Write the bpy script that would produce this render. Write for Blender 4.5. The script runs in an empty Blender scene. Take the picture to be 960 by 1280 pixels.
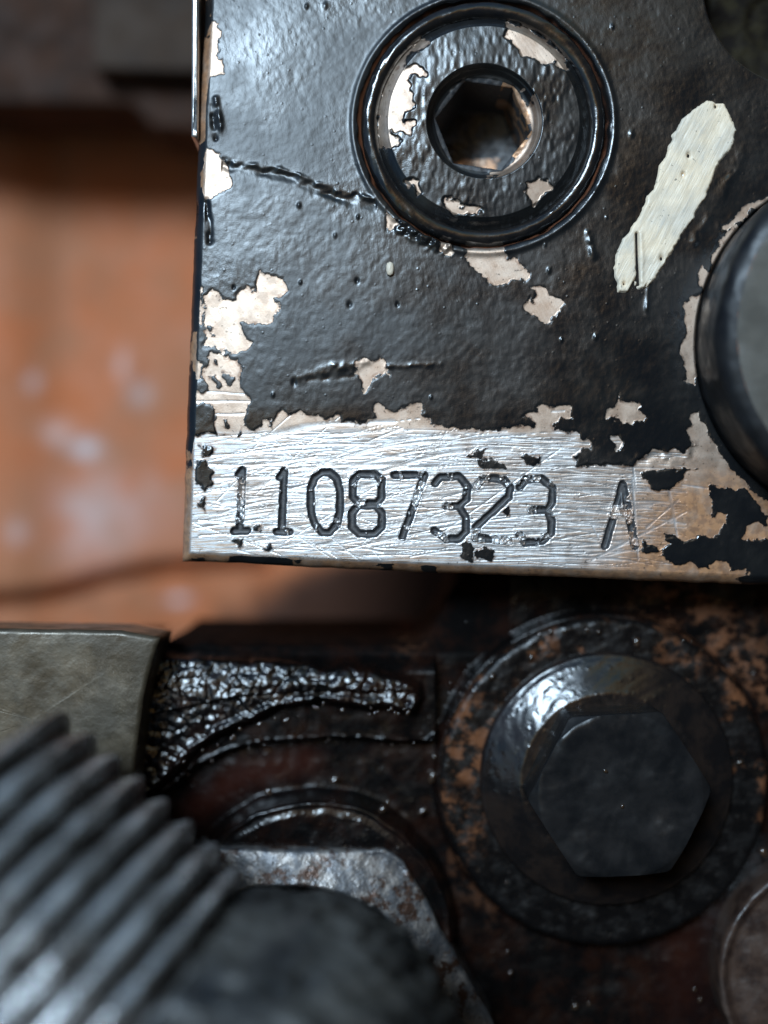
import bpy, math, random
import numpy as np
from mathutils import Vector, Matrix
random.seed(7); RS = np.random.RandomState(11)
scene = bpy.context.scene
C = scene.collection
# ------------------------------------------------------------------ frame, camera, sky, sun, exposure
K = 6.25e-5            # metres in one sixteenth of a millimetre, the unit every mesh is modelled in
D = 1700.0             # camera distance from the stamped face, in that unit
UP = Vector((-0.75, 0.60, -0.2)).normalized()       # the world's up, seen in the machine's own axes (x right, y up the face, z out of it)
SUN = Vector((-0.29, 0.42, 0.86)).normalized()
wx = Vector((0, 0, 1)).cross(UP).normalized(); wy = UP.cross(wx).normalized()
R3 = Matrix((wx, wy, UP))                            # machine axes -> world axes
R = R3.to_4x4()
cam = bpy.data.cameras.new("camera"); co = bpy.data.objects.new("camera", cam); C.objects.link(co)
cam.sensor_fit = 'VERTICAL'; cam.sensor_height = 24; cam.sensor_width = 18
cam.lens = 24 * D / 1280.0
cam.clip_start = 0.001; cam.clip_end = 50
cam.dof.use_dof = True; cam.dof.focus_distance = D * K
APER = 96.0
cam.dof.aperture_fstop = (cam.lens / 1000.0) / (APER * K)
co.matrix_world = R @ Matrix.Translation((0, 0, D * K))
scene.camera = co
world = bpy.data.worlds.new("World"); scene.world = world; world.use_nodes = True
wn = world.node_tree; bg = wn.nodes["Background"]
sky = wn.nodes.new("ShaderNodeTexSky"); sky.sky_type = 'NISHITA'; sky.sun_disc = False
sw = R3 @ SUN
sky.sun_elevation = math.asin(sw.z); sky.sun_rotation = math.atan2(sw.x, sw.y)
sky.air_density = 1.6; sky.dust_density = 0.3; sky.ozone_density = 6
wn.links.new(sky.outputs[0], bg.inputs[0]); bg.inputs[1].default_value = 0.075
sl = bpy.data.lights.new("sun", 'SUN'); sl.energy = 3.3; sl.angle = math.radians(17); sl.color = (0.63, 0.82, 1.0)
so = bpy.data.objects.new("sun", sl); C.objects.link(so)
so.rotation_euler = sw.to_track_quat('Z', 'Y').to_euler()
scene.view_settings.view_transform = 'Standard'; scene.view_settings.look = 'None'
scene.view_settings.exposure = 0.32; scene.view_settings.gamma = 1
scene.render.engine = 'CYCLES'; scene.cycles.use_denoising = True
scene.cycles.max_bounces = 6; scene.cycles.diffuse_bounces = 3; scene.cycles.glossy_bounces = 4
scene.cycles.sample_clamp_indirect = 6; scene.cycles.caustics_reflective = False

# ------------------------------------------------------------------ numpy helpers
def vnoise(x, y, s, seed=0):
    r = np.random.RandomState(seed + 1000); n = 257; t = r.rand(n, n)
    xs = np.asarray(x, float) / s + 57.3; ys = np.asarray(y, float) / s + 91.7
    xi = np.floor(xs).astype(int); yi = np.floor(ys).astype(int); fx = xs - xi; fy = ys - yi
    fx = fx * fx * fx * (fx * (fx * 6 - 15) + 10); fy = fy * fy * fy * (fy * (fy * 6 - 15) + 10)
    a = t[yi % n, xi % n]; b = t[yi % n, (xi + 1) % n]; c = t[(yi + 1) % n, xi % n]; d = t[(yi + 1) % n, (xi + 1) % n]
    return (a + (b - a) * fx) * (1 - fy) + (c + (d - c) * fx) * fy - 0.5
def fbm(x, y, s, o=3, seed=0):
    v = 0
    for i in range(o): v = v + vnoise(x, y, s / 2 ** i, seed + i * 17) * 0.5 ** i
    return v
def sst(t):
    t = np.clip(t, 0, 1); return t * t * (3 - 2 * t)
def sdf(X, Y, P):                                    # signed distance to a polygon, positive inside
    P = np.array(P, float); d2 = np.full(X.shape, 1e9); s = np.zeros(X.shape, bool)
    for i in range(len(P)):
        a = P[i]; b = P[(i + 1) % len(P)]; e = b - a
        t = np.clip(((X - a[0]) * e[0] + (Y - a[1]) * e[1]) / max(e @ e, 1e-9), 0, 1)
        d2 = np.minimum(d2, (X - a[0] - e[0] * t) ** 2 + (Y - a[1] - e[1] * t) ** 2)
        c = ((a[1] > Y) != (b[1] > Y))
        if a[1] != b[1]: s ^= c & (X < (b[0] - a[0]) * (Y - a[1]) / (b[1] - a[1]) + a[0])
    return np.where(s, 1, -1) * np.sqrt(d2)
def boxed(X, Y, P, pad, fn, out, op):
    P = np.array(P, float)
    m = (X > P[:, 0].min() - pad) & (X < P[:, 0].max() + pad) & (Y > P[:, 1].min() - pad) & (Y < P[:, 1].max() + pad)
    if m.any(): out[m] = op(out[m], fn(X[m], Y[m], P))
def pebbles(X, Y, s, seed=0):                       # rounded grains, one to a jittered cell
    r = np.random.RandomState(seed); n = 211; jx = r.rand(n, n); jy = r.rand(n, n); sz = .45 + .35 * r.rand(n, n)
    xs = X / s; ys = Y / s; xi = np.floor(xs).astype(int); yi = np.floor(ys).astype(int); out = np.zeros(X.shape)
    for a in (-1, 0, 1):
        for b in (-1, 0, 1):
            i = (yi + b) % n; j = (xi + a) % n
            d = np.hypot(xs - (xi + a + jx[i, j]), ys - (yi + b + jy[i, j])) / sz[i, j]
            out = np.maximum(out, np.sqrt(np.clip(1 - d * d, 0, 1)) * sz[i, j])
    return out
def line_d(X, Y, P):                                 # distance to a polyline
    P = np.array(P, float); d2 = np.full(X.shape, 1e9)
    for a, b in zip(P[:-1], P[1:]):
        e = b - a; t = np.clip(((X - a[0]) * e[0] + (Y - a[1]) * e[1]) / max(e @ e, 1e-9), 0, 1)
        d2 = np.minimum(d2, (X - a[0] - e[0] * t) ** 2 + (Y - a[1] - e[1] * t) ** 2)
    return np.sqrt(d2)
def Z(pts, sc, ox, oy): return [(p[0] / sc + ox, p[1] / sc + oy) for p in pts]
def un(px, py, z):                                   # where a point seen at (px, py) of the photograph lies when it stands at height z
    f = (D - z) / D
    return ((px - 480) * f, (640 - py) * f)

# ------------------------------------------------------------------ object helpers
ROOTS = []
def mesh(name, verts, faces, mat, parent=None, origin=(0, 0, 0), attrs=None, smooth=True):
    me = bpy.data.meshes.new(name)
    v = np.asarray(verts, np.float32) - np.asarray(origin, np.float32)
    if isinstance(faces, np.ndarray):
        n = len(faces); k = faces.shape[1]
        me.vertices.add(len(v)); me.vertices.foreach_set("co", v.ravel())
        me.loops.add(n * k); me.loops.foreach_set("vertex_index", faces.ravel().astype(np.int32))
        me.polygons.add(n); me.polygons.foreach_set("loop_start", np.arange(0, n * k, k, dtype=np.int32))
        me.polygons.foreach_set("loop_total", np.full(n, k, dtype=np.int32))
        me.update(calc_edges=True); me.validate()
    else:
        me.from_pydata([tuple(p) for p in v], [], faces); me.update()
    for a, val in (attrs or {}).items():
        at = me.attributes.new(a, 'FLOAT', 'POINT'); at.data.foreach_set("value", np.asarray(val, np.float32).ravel())
    me.polygons.foreach_set("use_smooth", np.full(len(me.polygons), bool(smooth)))
    me.materials.append(mat)
    o = bpy.data.objects.new(name, me); C.objects.link(o)
    if parent: o.parent = parent
    else:
        o.matrix_world = R @ Matrix.Diagonal((K, K, K, 1)) @ Matrix.Translation(origin); ROOTS.append(o)
    return o
def thing(name, label, cat, origin, group=None):
    o = bpy.data.objects.new(name, None); C.objects.link(o); o.empty_display_size = 20
    o.matrix_world = R @ Matrix.Diagonal((K, K, K, 1)) @ Matrix.Translation(origin)
    o["label"] = label; o["category"] = cat; o["o"] = list(origin)
    if group: o["group"] = group
    return o
def tag(o, label, cat): o["label"] = label; o["category"] = cat; return o
def gridfaces(nr, nc, keep=None, closed=False):
    i, j = np.meshgrid(np.arange(nr - 1), np.arange(nc if closed else nc - 1), indexing='ij')
    j2 = (j + 1) % nc
    f = np.stack([i * nc + j, i * nc + j2, (i + 1) * nc + j2, (i + 1) * nc + j], -1)
    if keep is not None: f = f[keep]
    return f.reshape(-1, 4)
def compact(V, F, attrs):
    u, inv = np.unique(F.ravel(), return_inverse=True)
    return V[u], inv.reshape(F.shape), {k: np.asarray(a).ravel()[u] for k, a in attrs.items()}
def lathe(rings, n=256, cx=0, cy=0, rough=0.0, seed=1, axis=None, base=None, rfun=None):
    """rings: (radius, z); a real turned solid round z, or round axis through base"""
    th = np.linspace(0, 2 * math.pi, n, endpoint=False); V = []
    for k, rg in enumerate(rings):
        r, z = rg[0], rg[1]
        rr = np.full(n, float(r))
        if rfun: rr = rfun(k, r, z, th)
        zz = np.full(n, float(z))
        if rough:
            nn = fbm(np.cos(th) * rr * 1.0 + k * 3.1, np.sin(th) * rr + z, 14, 3, seed); rr = rr + nn * rough; zz = zz + nn * rough * .6
        V.append(np.stack([cx + np.cos(th) * rr, cy + np.sin(th) * rr, zz], -1))
    V = np.concatenate(V)
    F = gridfaces(len(rings), n, closed=True)[:, ::-1]
    if axis is not None:
        a = Vector(axis).normalized(); q = Vector((0, 0, 1)).rotation_difference(a).to_matrix()
        V = V @ np.array(q).T + np.array(base)
    return V, F
def dens(rings, step):                               # densify a profile
    out = [rings[0]]
    for a, b in zip(rings[:-1], rings[1:]):
        L = math.hypot(b[0] - a[0], b[1] - a[1]); m = max(1, int(L / step))
        for i in range(1, m + 1): out.append((a[0] + (b[0] - a[0]) * i / m, a[1] + (b[1] - a[1]) * i / m))
    return out

# ------------------------------------------------------------------ material helpers
class N:
    def __init__(s, name):
        s.m = bpy.data.materials.new(name); s.m.use_nodes = True; s.t = s.m.node_tree; s.b = s.t.nodes["Principled BSDF"]
        s.tc = s.t.nodes.new("ShaderNodeTexCoord").outputs["Object"]
    def put(s, inp, v):
        if hasattr(v, "is_output") or isinstance(v, bpy.types.NodeSocket): s.t.links.new(v, inp)
        else: inp.default_value = v
    def vec(s, scale=(1, 1, 1), rot=(0, 0, 0)):
        n = s.t.nodes.new("ShaderNodeMapping"); s.t.links.new(s.tc, n.inputs[0]); n.vector_type = "TEXTURE"; n.inputs["Scale"].default_value = tuple(1 / q for q in scale); n.inputs["Rotation"].default_value = rot
        return n.outputs[0]
    def noise(s, size, detail=3, v=None, rough=.55, dist=0):
        n = s.t.nodes.new("ShaderNodeTexNoise"); s.t.links.new(v or s.tc, n.inputs["Vector"]); n.inputs["Scale"].default_value = 1.0 / size
        n.inputs["Detail"].default_value = detail; n.inputs["Roughness"].default_value = rough; n.inputs["Distortion"].default_value = dist
        return n.outputs["Fac"]
    def vor(s, size, v=None, feat='F1', rnd=1):
        n = s.t.nodes.new("ShaderNodeTexVoronoi"); n.feature = feat; s.t.links.new(v or s.tc, n.inputs["Vector"]); n.inputs["Scale"].default_value = 1.0 / size
        n.inputs["Randomness"].default_value = rnd
        return n.outputs["Distance"]
    def attr(s, a):
        n = s.t.nodes.new("ShaderNodeAttribute"); n.attribute_name = a; return n.outputs["Fac"]
    def math(s, op, a, b=0.0, c=None):
        n = s.t.nodes.new("ShaderNodeMath"); n.operation = op; s.put(n.inputs[0], a); s.put(n.inputs[1], b)
        if c is not None: s.put(n.inputs[2], c)
        return n.outputs[0]
    def rng(s, v, a, b, lo=0.0, hi=1.0, smooth=True):
        n = s.t.nodes.new("ShaderNodeMapRange"); n.interpolation_type = 'SMOOTHSTEP' if smooth else 'LINEAR'
        s.put(n.inputs[0], v)
        for i, q in ((1, a), (2, b), (3, lo), (4, hi)): s.put(n.inputs[i], q)
        return n.outputs[0]
    def mix(s, f, a, b):
        n = s.t.nodes.new("ShaderNodeMix"); n.data_type = 'RGBA'; s.put(n.inputs[0], f)
        for i, q in ((6, a), (7, b)):
            s.put(n.inputs[i], (q[0], q[1], q[2], 1) if isinstance(q, tuple) else q)
        return n.outputs[2]
    def fmix(s, f, a, b):
        n = s.t.nodes.new("ShaderNodeMix"); n.data_type = 'FLOAT'; s.put(n.inputs[0], f); s.put(n.inputs[2], a); s.put(n.inputs[3], b); return n.outputs[0]
    def bump(s, h, dist, strength=1.0, nrm=None):
        n = s.t.nodes.new("ShaderNodeBump"); s.put(n.inputs["Height"], h); n.inputs["Distance"].default_value = dist * K; s.put(n.inputs["Strength"], strength)
        if nrm: s.t.links.new(nrm, n.inputs["Normal"])
        return n.outputs[0]
    def done(s, col=None, rough=None, metal=None, nrm=None, ior=None, coat=None, coatr=None, spec=None):
        def g(k, v):
            if v is None: return
            if isinstance(v, tuple): v = (v[0], v[1], v[2], 1)
            s.put(s.b.inputs[k], v)
        g("Base Color", col); g("Roughness", rough); g("Metallic", metal); g("IOR", ior); g("Coat Weight", coat); g("Coat Roughness", coatr); g("Specular IOR Level", spec)
        if nrm: s.t.links.new(nrm, s.b.inputs["Normal"])
        return s.m

def mat_housing(name="chipped_black_paint"):
    n = N(name)
    rag = n.math('MULTIPLY', n.math('SUBTRACT', n.noise(13, 4, rough=.6), 0.5), 13.0)
    rag = n.math('ADD', rag, n.math('MULTIPLY', n.math('SUBTRACT', n.noise(5, 3), 0.5), 5.0))
    d = n.math('ADD', n.attr('bare'), rag)
    m = n.rng(d, -0.6, 0.6)
    fr = n.math('MULTIPLY', n.rng(d, .3, 4.5, 1, 0), n.rng(n.noise(11, 3), .42, .62))
    scr = n.attr('scr'); sand = n.attr('sand'); grime = n.attr('grime'); rust_and_reflection = n.attr('rust_and_reflection'); gloss = n.attr('gloss')
    # paint
    pc = n.mix(n.rng(n.noise(60, 3), .35, .7), (0.0075, 0.0080, 0.0090), (0.0125, 0.0122, 0.0120))
    pr = n.math('ADD', n.rng(n.noise(120, 5, rough=.65), .35, .65, .29, .44), n.math('MULTIPLY', gloss, -0.17))
    # bare metal
    brush = n.noise(2.4, 3, v=n.vec((0.06, 1.0, 1), (0, 0, -1.0)))
    brh = n.noise(1.3, 3, v=n.vec((0.012, 1.0, 1), (0, 0, 0.03)), rough=.6)
    tone = n.rng(n.noise(22, 4), .3, .7)
    bc = n.mix(tone, (0.44, 0.315, 0.235), (0.60, 0.47, 0.375))
    bc = n.mix(n.math('MULTIPLY', sand, n.rng(brh, .42, .56)), bc, (0.64, 0.65, 0.66))
    bc = n.mix(n.math('MULTIPLY', sand, n.rng(n.noise(3.2, 4, v=n.vec((0.03, 1, 1), (0, 0, 0.04))), .55, .68)), bc, (0.25, 0.24, 0.24))
    bc = n.mix(scr, bc, (0.86, 0.87, 0.88))
    bc = n.mix(n.math('MULTIPLY', fr, .75), bc, (0.20, 0.11, 0.07))
    bc = n.mix(n.rng(n.noise(45, 4), .52, .70, 0, .5), bc, (0.36, 0.25, 0.18))
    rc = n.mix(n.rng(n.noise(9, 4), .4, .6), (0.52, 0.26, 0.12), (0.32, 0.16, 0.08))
    bc = n.mix(n.math('MULTIPLY', rust_and_reflection, n.rng(n.noise(26, 4), .3, .55, .45, .9)), bc, rc)  # mixes in rust and the strip's painted warm reflection
    pit = n.rng(n.noise(5, 3), .30, .36, 1, 0)
    bc = n.mix(n.math('MULTIPLY', pit, .6), bc, (0.06, 0.045, 0.035))
    br = n.math('SUBTRACT', n.rng(n.noise(15, 3), .3, .7, .40, .56), n.math('MULTIPLY', scr, .14))
    # grime filling the stamped grooves
    gm = n.rng(n.math('ADD', grime, n.math('MULTIPLY', n.math('SUBTRACT', n.noise(4, 2), .5), .25)), .42, .58)
    gc = n.mix(n.rng(n.noise(5, 3), .35, .65), (0.030, 0.032, 0.036), (0.065, 0.060, 0.060))
    col = n.mix(m, pc, bc); col = n.mix(gm, col, gc)
    metal = n.math('MULTIPLY', n.math('MULTIPLY', m, n.fmix(n.math('MULTIPLY', rust_and_reflection, .7), .82, .3)), n.math('SUBTRACT', 1, gm))
    rough = n.fmix(m, pr, br); rough = n.fmix(gm, rough, .5)
    # relief: step of the paint film, orange peel, pits, brushing
    notm = n.math('SUBTRACT', 1, m)
    b1 = n.bump(n.rng(d, -1.6, 1.2, 1.0, 0.0), 0.35, .8)
    peel = n.math('ADD', n.noise(9, 3, v=n.vec((1.5, .8, 1), (0, 0, .25)), rough=.5), n.math('MULTIPLY', n.rng(n.vor(15), 0.0, .16, 1, 0), .8))
    b2 = n.bump(n.math('MULTIPLY', n.math('MULTIPLY', peel, notm), n.rng(n.noise(150, 2), .35, .65, .35, 1.0)), 0.45, .8, b1)
    b3 = n.bump(n.math('MULTIPLY', n.math('ADD', n.math('MULTIPLY', brush, n.math('SUBTRACT', 1, sand)), n.math('MULTIPLY', brh, n.math('MULTIPLY', sand, 1.0))), m), .17, .8, b2)
    b4 = n.bump(n.math('ADD', n.math('MULTIPLY', scr, -1), n.math('MULTIPLY', n.noise(1.8, 3), .5)), .32, .6, b3)
    return n.done(col, rough, metal, b4, ior=1.6)
def mat_oily(name, c1, c2, size=30, r=(.15, .4), bump=2.0, bs=12, metal=0.0, speck=0, ior=1.55, coat=0.0):
    n = N(name)
    col = n.mix(n.rng(n.noise(size, 5, rough=.65), .38, .62), c1, c2)
    rr = n.rng(n.noise(size * .7, 3), .35, .65, r[0], r[1])
    h = n.noise(bs, 4, rough=.55)
    if speck: h = n.math('ADD', h, n.math('MULTIPLY', n.rng(n.vor(speck), 0, .35, 1, 0), .8))
    return n.done(col, rr, metal, n.bump(h, bump, .8), ior=ior, coat=coat, coatr=.08)

M_house = mat_housing()
M_ring = mat_oily("wet_black_seal", (0.008, 0.008, 0.009), (0.014, 0.012, 0.011), 40, (.10, .22), .7, 20)
n = N("cream_marking_paint")
stv = n.vec((0.07, 1.0, 1), (0, 0, 1.08)); stk = n.noise(5, 4, v=stv, rough=.6)
dc = n.mix(n.rng(n.noise(50, 3), .35, .65), (0.82, 0.66, 0.47), (0.66, 0.57, 0.45))
dc = n.mix(n.rng(stk, .52, .75, 0, .55), dc, (0.42, 0.40, 0.36))
dc = n.mix(n.rng(n.noise(7, 4, rough=.7), .64, .70, 0, .8), dc, (0.08, 0.07, 0.06))
M_white = n.done(dc, n.rng(stk, .3, .7, .35, .6), 0, n.bump(stk, 1.6, .8, n.bump(n.noise(9, 3), .8, .6)))

# ------------------------------------------------------------------ the pump housing: one relief carrying paint, chips, strip and stamping
xs = np.arange(0, 866, 1.0); NV_UP = np.linspace(0, 640, 400, endpoint=False); NV_DN = np.arange(640, 806, 1.0)
vs = np.concatenate([NV_UP, NV_DN])
U, Vv = np.meshgrid(xs / xs[-1], vs / vs[-1])
TL, TR, BR_, BL = (268, -80), (1130, -80), (1130, 727), (236, 691)
def bil(i): return (TL[i] * (1 - U) + TR[i] * U) * (1 - Vv) + (BL[i] * (1 - U) + BR_[i] * U) * Vv
PX = bil(0); PY = bil(1)
PY = PY + np.where(Vv > .9, (Vv - .9) / .1, 0) * fbm(PX, PX * 0, 60, 3, 5) * 1.2
bare = np.full(PX.shape, -60.0)
BARE = [
 Z([(455,50),(520,70),(590,90),(620,150),(580,190),(535,185),(565,250),(520,355),(430,360),(350,350),(345,380),(365,440),(400,465),(350,515),(270,540),(215,535),(180,495),(120,500),(105,455),(120,400),(110,330),(115,230),(120,180),(160,150),(200,190),(240,200),(300,215),(310,170),(370,135),(420,145),(440,90)],4.8,230,330),
 Z([(150,520),(200,530),(250,565),(310,570),(345,630),(330,670),(345,740),(410,810),(380,870),(350,960),(300,1030),(190,1030),(170,950),(190,860),(100,840),(75,870),(60,760),(90,770),(140,760),(140,735),(105,690),(105,620),(140,590),(135,550)],4.8,230,330),
 Z([(72,140),(98,150),(106,250),(100,370),(74,365)],4.8,230,330), Z([(60,585),(92,590),(95,700),(60,712)],4.8,230,330),
 [(200,545),(300,543),(299,532),(313,535),(324,533),(328,526),(334,524),(340,528),(347,519),(351,512),(355,515),(359,521),(376,515),(386,524),(395,524),(401,518.5),(409,524),(417.5,517.5),(426,517.5),(427,526),(459,528),(467.5,520),(470,507),(475,504),(480,511),(496,514),(510,509),(515,502.5),(526,505),(530,512),(525,519),(537.5,521),(542.5,532.5),(557.5,531),(567.5,536),(592,537.5),(610,541),(631.5,532),(642,533.5),(664,533),(668,528),(661,521),(653,520),(661,513),(672,514.5),(673.5,505),(688,508),(702,507),(711,508),(715.5,521),(699,523.5),(694,529),(696.5,537.5),(715.5,539.7),(723.5,543),(729,551),(734,547),(738.5,556.5),(736,563),(726,559),(717,566),(715,570),(722,573),(722,581),(742.5,582),(769.6,581),(791,583.5),(796,579),(814,566),(819,562),(837.6,563),(856,563),(871.5,555.5),(860,540),(863.6,521.7),(874,512.5),(882,524),(892,550),(913,584),(931,600),(944,618),(1000,640),(1140,740),(1140,760),(200,760)],
 Z([(350,130),(390,110),(420,125),(460,100),(480,120),(490,155),(515,170),(500,195),(430,220),(390,282),(350,210),(340,160)],4,360,420),
 Z([(715,195),(735,230),(810,245),(800,265),(845,300),(830,320),(740,320),(650,300),(660,260),(710,250)],3.692,580,440),
 Z([(690,385),(715,380),(725,455),(710,450),(685,410)],3.692,580,440),
 Z([(425,225),(620,225),(625,320),(670,320),(740,390),(725,430),(680,410),(640,420),(630,440),(550,445),(510,385),(450,370),(435,300)],3.84,470,240),
 Z([(750,450),(815,455),(840,495),(895,530),(890,575),(850,600),(820,630),(780,600),(715,550),(745,510),(770,525)],3.84,470,240),
 Z([(45,120),(70,60),(115,120),(100,160),(60,185)],3.84,470,240), Z([(300,225),(370,235),(360,310),(310,280)],3.84,470,240),
 Z([(120,50),(155,80),(150,190),(170,210),(165,265),(115,280)],3,220,0), Z([(80,530),(160,570),(190,620),(205,690),(160,720),(75,750)],3,220,0),
 Z([(540,40),(525,100),(500,95),(460,100),(420,150),(350,190),(330,165),(370,155),(440,90)],3.28,800,230),
 Z([(470,190),(400,160),(350,200),(300,290),(290,350),(250,340),(245,400),(270,440),(190,490),(180,560),(190,620),(165,670),(190,710),(190,800),(225,825),(260,640),(290,480),(330,400),(410,290),(470,230)],3.28,800,230)]
PAINT = [
 [(892,610),(908,615),(942,618),(955,631),(962,652),(934,654.5),(931,673),(960,675),(1000,690),(990,760),(948,760),(943,718),(939,709),(918,711),(910,701),(897,701),(892,709),(877,711),(872,702),(862,699),(855,703),(832,700),(826,694),(832,684),(820,690),(805,687),(808,678),(820,682),(826,688),(838,678),(832,667),(845,673),(857,680),(880,669),(893,673),(903,673),(910,663),(915,642),(897,640),(888,625)],
 [(806,597),(815,590),(840,587),(857,581),(868,588),(855,597),(848,605),(825,608),(813,606)],
 [(248,575),(256,576),(266,592),(262,603),(256,614),(250,604),(244,592)], [(249,628),(256,623),(257,635),(250,633)], [(250,555),(264,556),(261,570),(252,569)],
 [(578,681),(588,680),(592,690),(589,702),(578,701),(576,692)], [(595,691),(606,687),(617,690),(615,698),(602,699),(595,700)],
 [(626,638),(636,637),(639,642),(634,646),(626,643)], [(600,576),(614,573),(624,576),(632,582),(618,585),(602,583)], [(651,573),(664,568),(676,571),(673,578),(656,581)], [(587,568),(598,563),(609,564),(604,571),(590,573)],
 Z([(235,660),(255,645),(280,665),(278,700),(250,700)],4.8,230,330), Z([(140,660),(165,665),(210,720),(195,725),(150,690)],4.8,230,330), Z([(150,380),(175,385),(172,420),(155,415)],4.8,230,330), Z([(240,925),(258,930),(262,955),(245,970)],4.8,230,330),
 Z([(165,555),(190,560),(192,585),(165,585)],4.8,230,330), [(243,508),(255,506),(257,530),(244,536)],[(320,655),(326,657),(324,664),(318,662)],[(290,674),(302,676),(298,681),(288,679)],[(333,680),(337,681),(336,686),(332,686)]]
WX = PX + fbm(PX, PY, 11, 2, 301) * 6; WY = PY + fbm(PX, PY, 11, 2, 302) * 6
for P in BARE: boxed(WX, WY, P, 60, sdf, bare, np.maximum)
WX = PX + fbm(PX, PY, 14, 3, 303) * 9; WY = PY + fbm(PX, PY, 14, 3, 304) * 9
for P in PAINT: boxed(WX, WY, P, 60, lambda a, b, p: -sdf(a, b, p) - 1.0, bare, np.minimum)
bare = np.clip(bare, -60, 12)
DOME = lambda a, b: -((a - 600) ** 2 + (b - 380) ** 2) / 350 ** 2 * 10
Hh = fbm(PX, PY, 170, 2, 3) * 2.0 + fbm(PX, PY, 45, 2, 9) * .5
onp = sst((0.5 - bare) / 3); inb = 1 - onp
Hh += onp * (.45 + vnoise(PX, PY, 8, 4) * .28 + vnoise(PX, PY, 4, 14) * .15)
# the sanded strip is flat
strip = sst((PY - 528) / 16) * inb
Hh *= (1 - .75 * strip)
Hh += DOME(PX, PY)
# stamped characters
CH = {
 'a1': [[(297,593),(302,587)], [(302,587),(298.5,662)], [(291,664),(308,664)]],
 'b1': [[(349,596),(354,589)], [(354.5,589),(351,662)], [(344,665),(361,665)]],
 'c0': [[(402,591),(412,590),(421,598),(424.5,615),(424.5,640),(421,655),(411,666),(402,666),(393,655),(388,640),(388,610),(393,597),(402,591)]],
 'd8': [[(448,593),(470,593),(477,600),(477,621),(471,629),(448,629),(441,621),(441,600),(448,593)], [(448,632),(470,632),(477,641),(477,659),(468,667.5),(449,667.5),(440,659),(440,641),(448,632)]],
 'e7': [[(493,593),(531,594),(503,671)]],
 'f3': [[(544,604),(551,596),(574,595),(584.6,608),(583.5,624),(574,632.5),(558,633)], [(574,633),(583,646),(582.5,664),(574,673.5),(558.5,674.5),(543,663)]],
 'g2': [[(595,607),(603,599),(618,598),(631.5,600),(638,609.5),(636.7,621),(596,659),(595,672.5),(636.7,676)]],
 'h3': [[(650,609),(657.5,599.5),(678,598.5),(691,609.5),(691,628),(685,637.5),(665,638)], [(685,638),(691,651),(690,667),(678,677),(657.5,678.5),(650,669)]],
 'iA': [[(758,683),(780,605),(796,683)], [(769,640),(788,641)]]}
grime = np.zeros(PX.shape); owner = np.full(PX.shape, -1)
for k, (nm, strokes) in enumerate(CH.items()):
    dd = np.full(PX.shape, 1e3)
    for s in strokes:
        wob = [(x + random.uniform(-.3, .3), y + random.uniform(-.3, .3)) for x, y in s]
        boxed(PX, PY, wob, 16, line_d, dd, np.minimum)
    near = dd < 16
    w = 4.9 + vnoise(PX, PY, 7, 40 + k) * 1.4
    t = np.clip(dd / w, 0, 2)
    Hh = np.where(near, Hh - 5.0 * sst((1.12 - t) / .8) + .15 * np.exp(-((t - 1.4) / .25) ** 2), Hh)
    # loose crumbs lying in the grooves
    cr = {'a1': .75, 'e7': .42, 'g2': .4, 'h3': .42, 'iA': .42}.get(nm, .12)
    cn = vnoise(PX, PY, 9, 70 + k) + .5 + vnoise(PX, PY, 3, 90 + k) * .5
    crumb = sst((cn - (1 - cr) + .08) / .1)
    if nm == 'a1': crumb = crumb * (PY > 595) * (PY < 655)
    if nm == 'g2': crumb = np.where((PY < 612) & (PX < 606) | (PY > 660), np.maximum(crumb, .8 * (cn > .3)), crumb * (PY < 620))
    if nm == 'h3': crumb = np.where((PY < 606), np.maximum(crumb, (cn > .35)), crumb * .8)
    if nm == 'iA': crumb = np.where((abs(PY - 640) < 9), np.maximum(crumb, (cn > .25)), crumb * (PX > 782))
    ins = sst((1.02 - t) / .25) * near
    Hh += ins * crumb * (3.0 + vnoise(PX, PY, 3, 33) * 5)
    grime = np.maximum(grime, sst((1.2 - t) / .25) * near * (1 - ins * crumb * .9))
    owner = np.where((t < 1.25) & near, k, owner)
    # smeared bare rim so paint does not flow over
    bare = np.where(near & (t < 1.5), np.maximum(bare, 9), bare)
# scratches, drawn one by one
scr = np.zeros(PX.shape)
def scratch(x0, y0, x1, y1, bow, w, a):
    n = 14; P = [(x0 + (x1 - x0) * i / n, y0 + (y1 - y0) * i / n - bow * math.sin(math.pi * i / n)) for i in range(n + 1)]
    A = np.array(P); m = (PX > A[:, 0].min() - 5) & (PX < A[:, 0].max() + 5) & (PY > A[:, 1].min() - 5) & (PY < A[:, 1].max() + 5)
    if not m.any(): return
    d = line_d(PX[m], PY[m], P); ww = w * (0.8 + vnoise(PX[m], PY[m], 16, 8) * .7)
    scr[m] = np.maximum(scr[m], a * np.clip(1.3 - d / np.maximum(ww, .3), 0, 1))
for i in range(520):
    x = random.uniform(238, 800); y = random.uniform(540, 692 + (x - 236) * .03)
    wide = random.random() < .22
    L = random.uniform(25, 150) * (1.3 if wide else 1); sl_ = random.gauss(-.06, .09) if random.random() < .8 else random.gauss(0, .5)
    if x > 560: sl_ = random.gauss(.02, .06)
    if x + L > 860: L = 860 - x
    scratch(x, y, x + L, y + L * sl_, random.uniform(-2, 5) * L / 120, random.uniform(1.0, 1.8) if wide else random.uniform(.35, .7), random.uniform(.35, 1))
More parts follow.
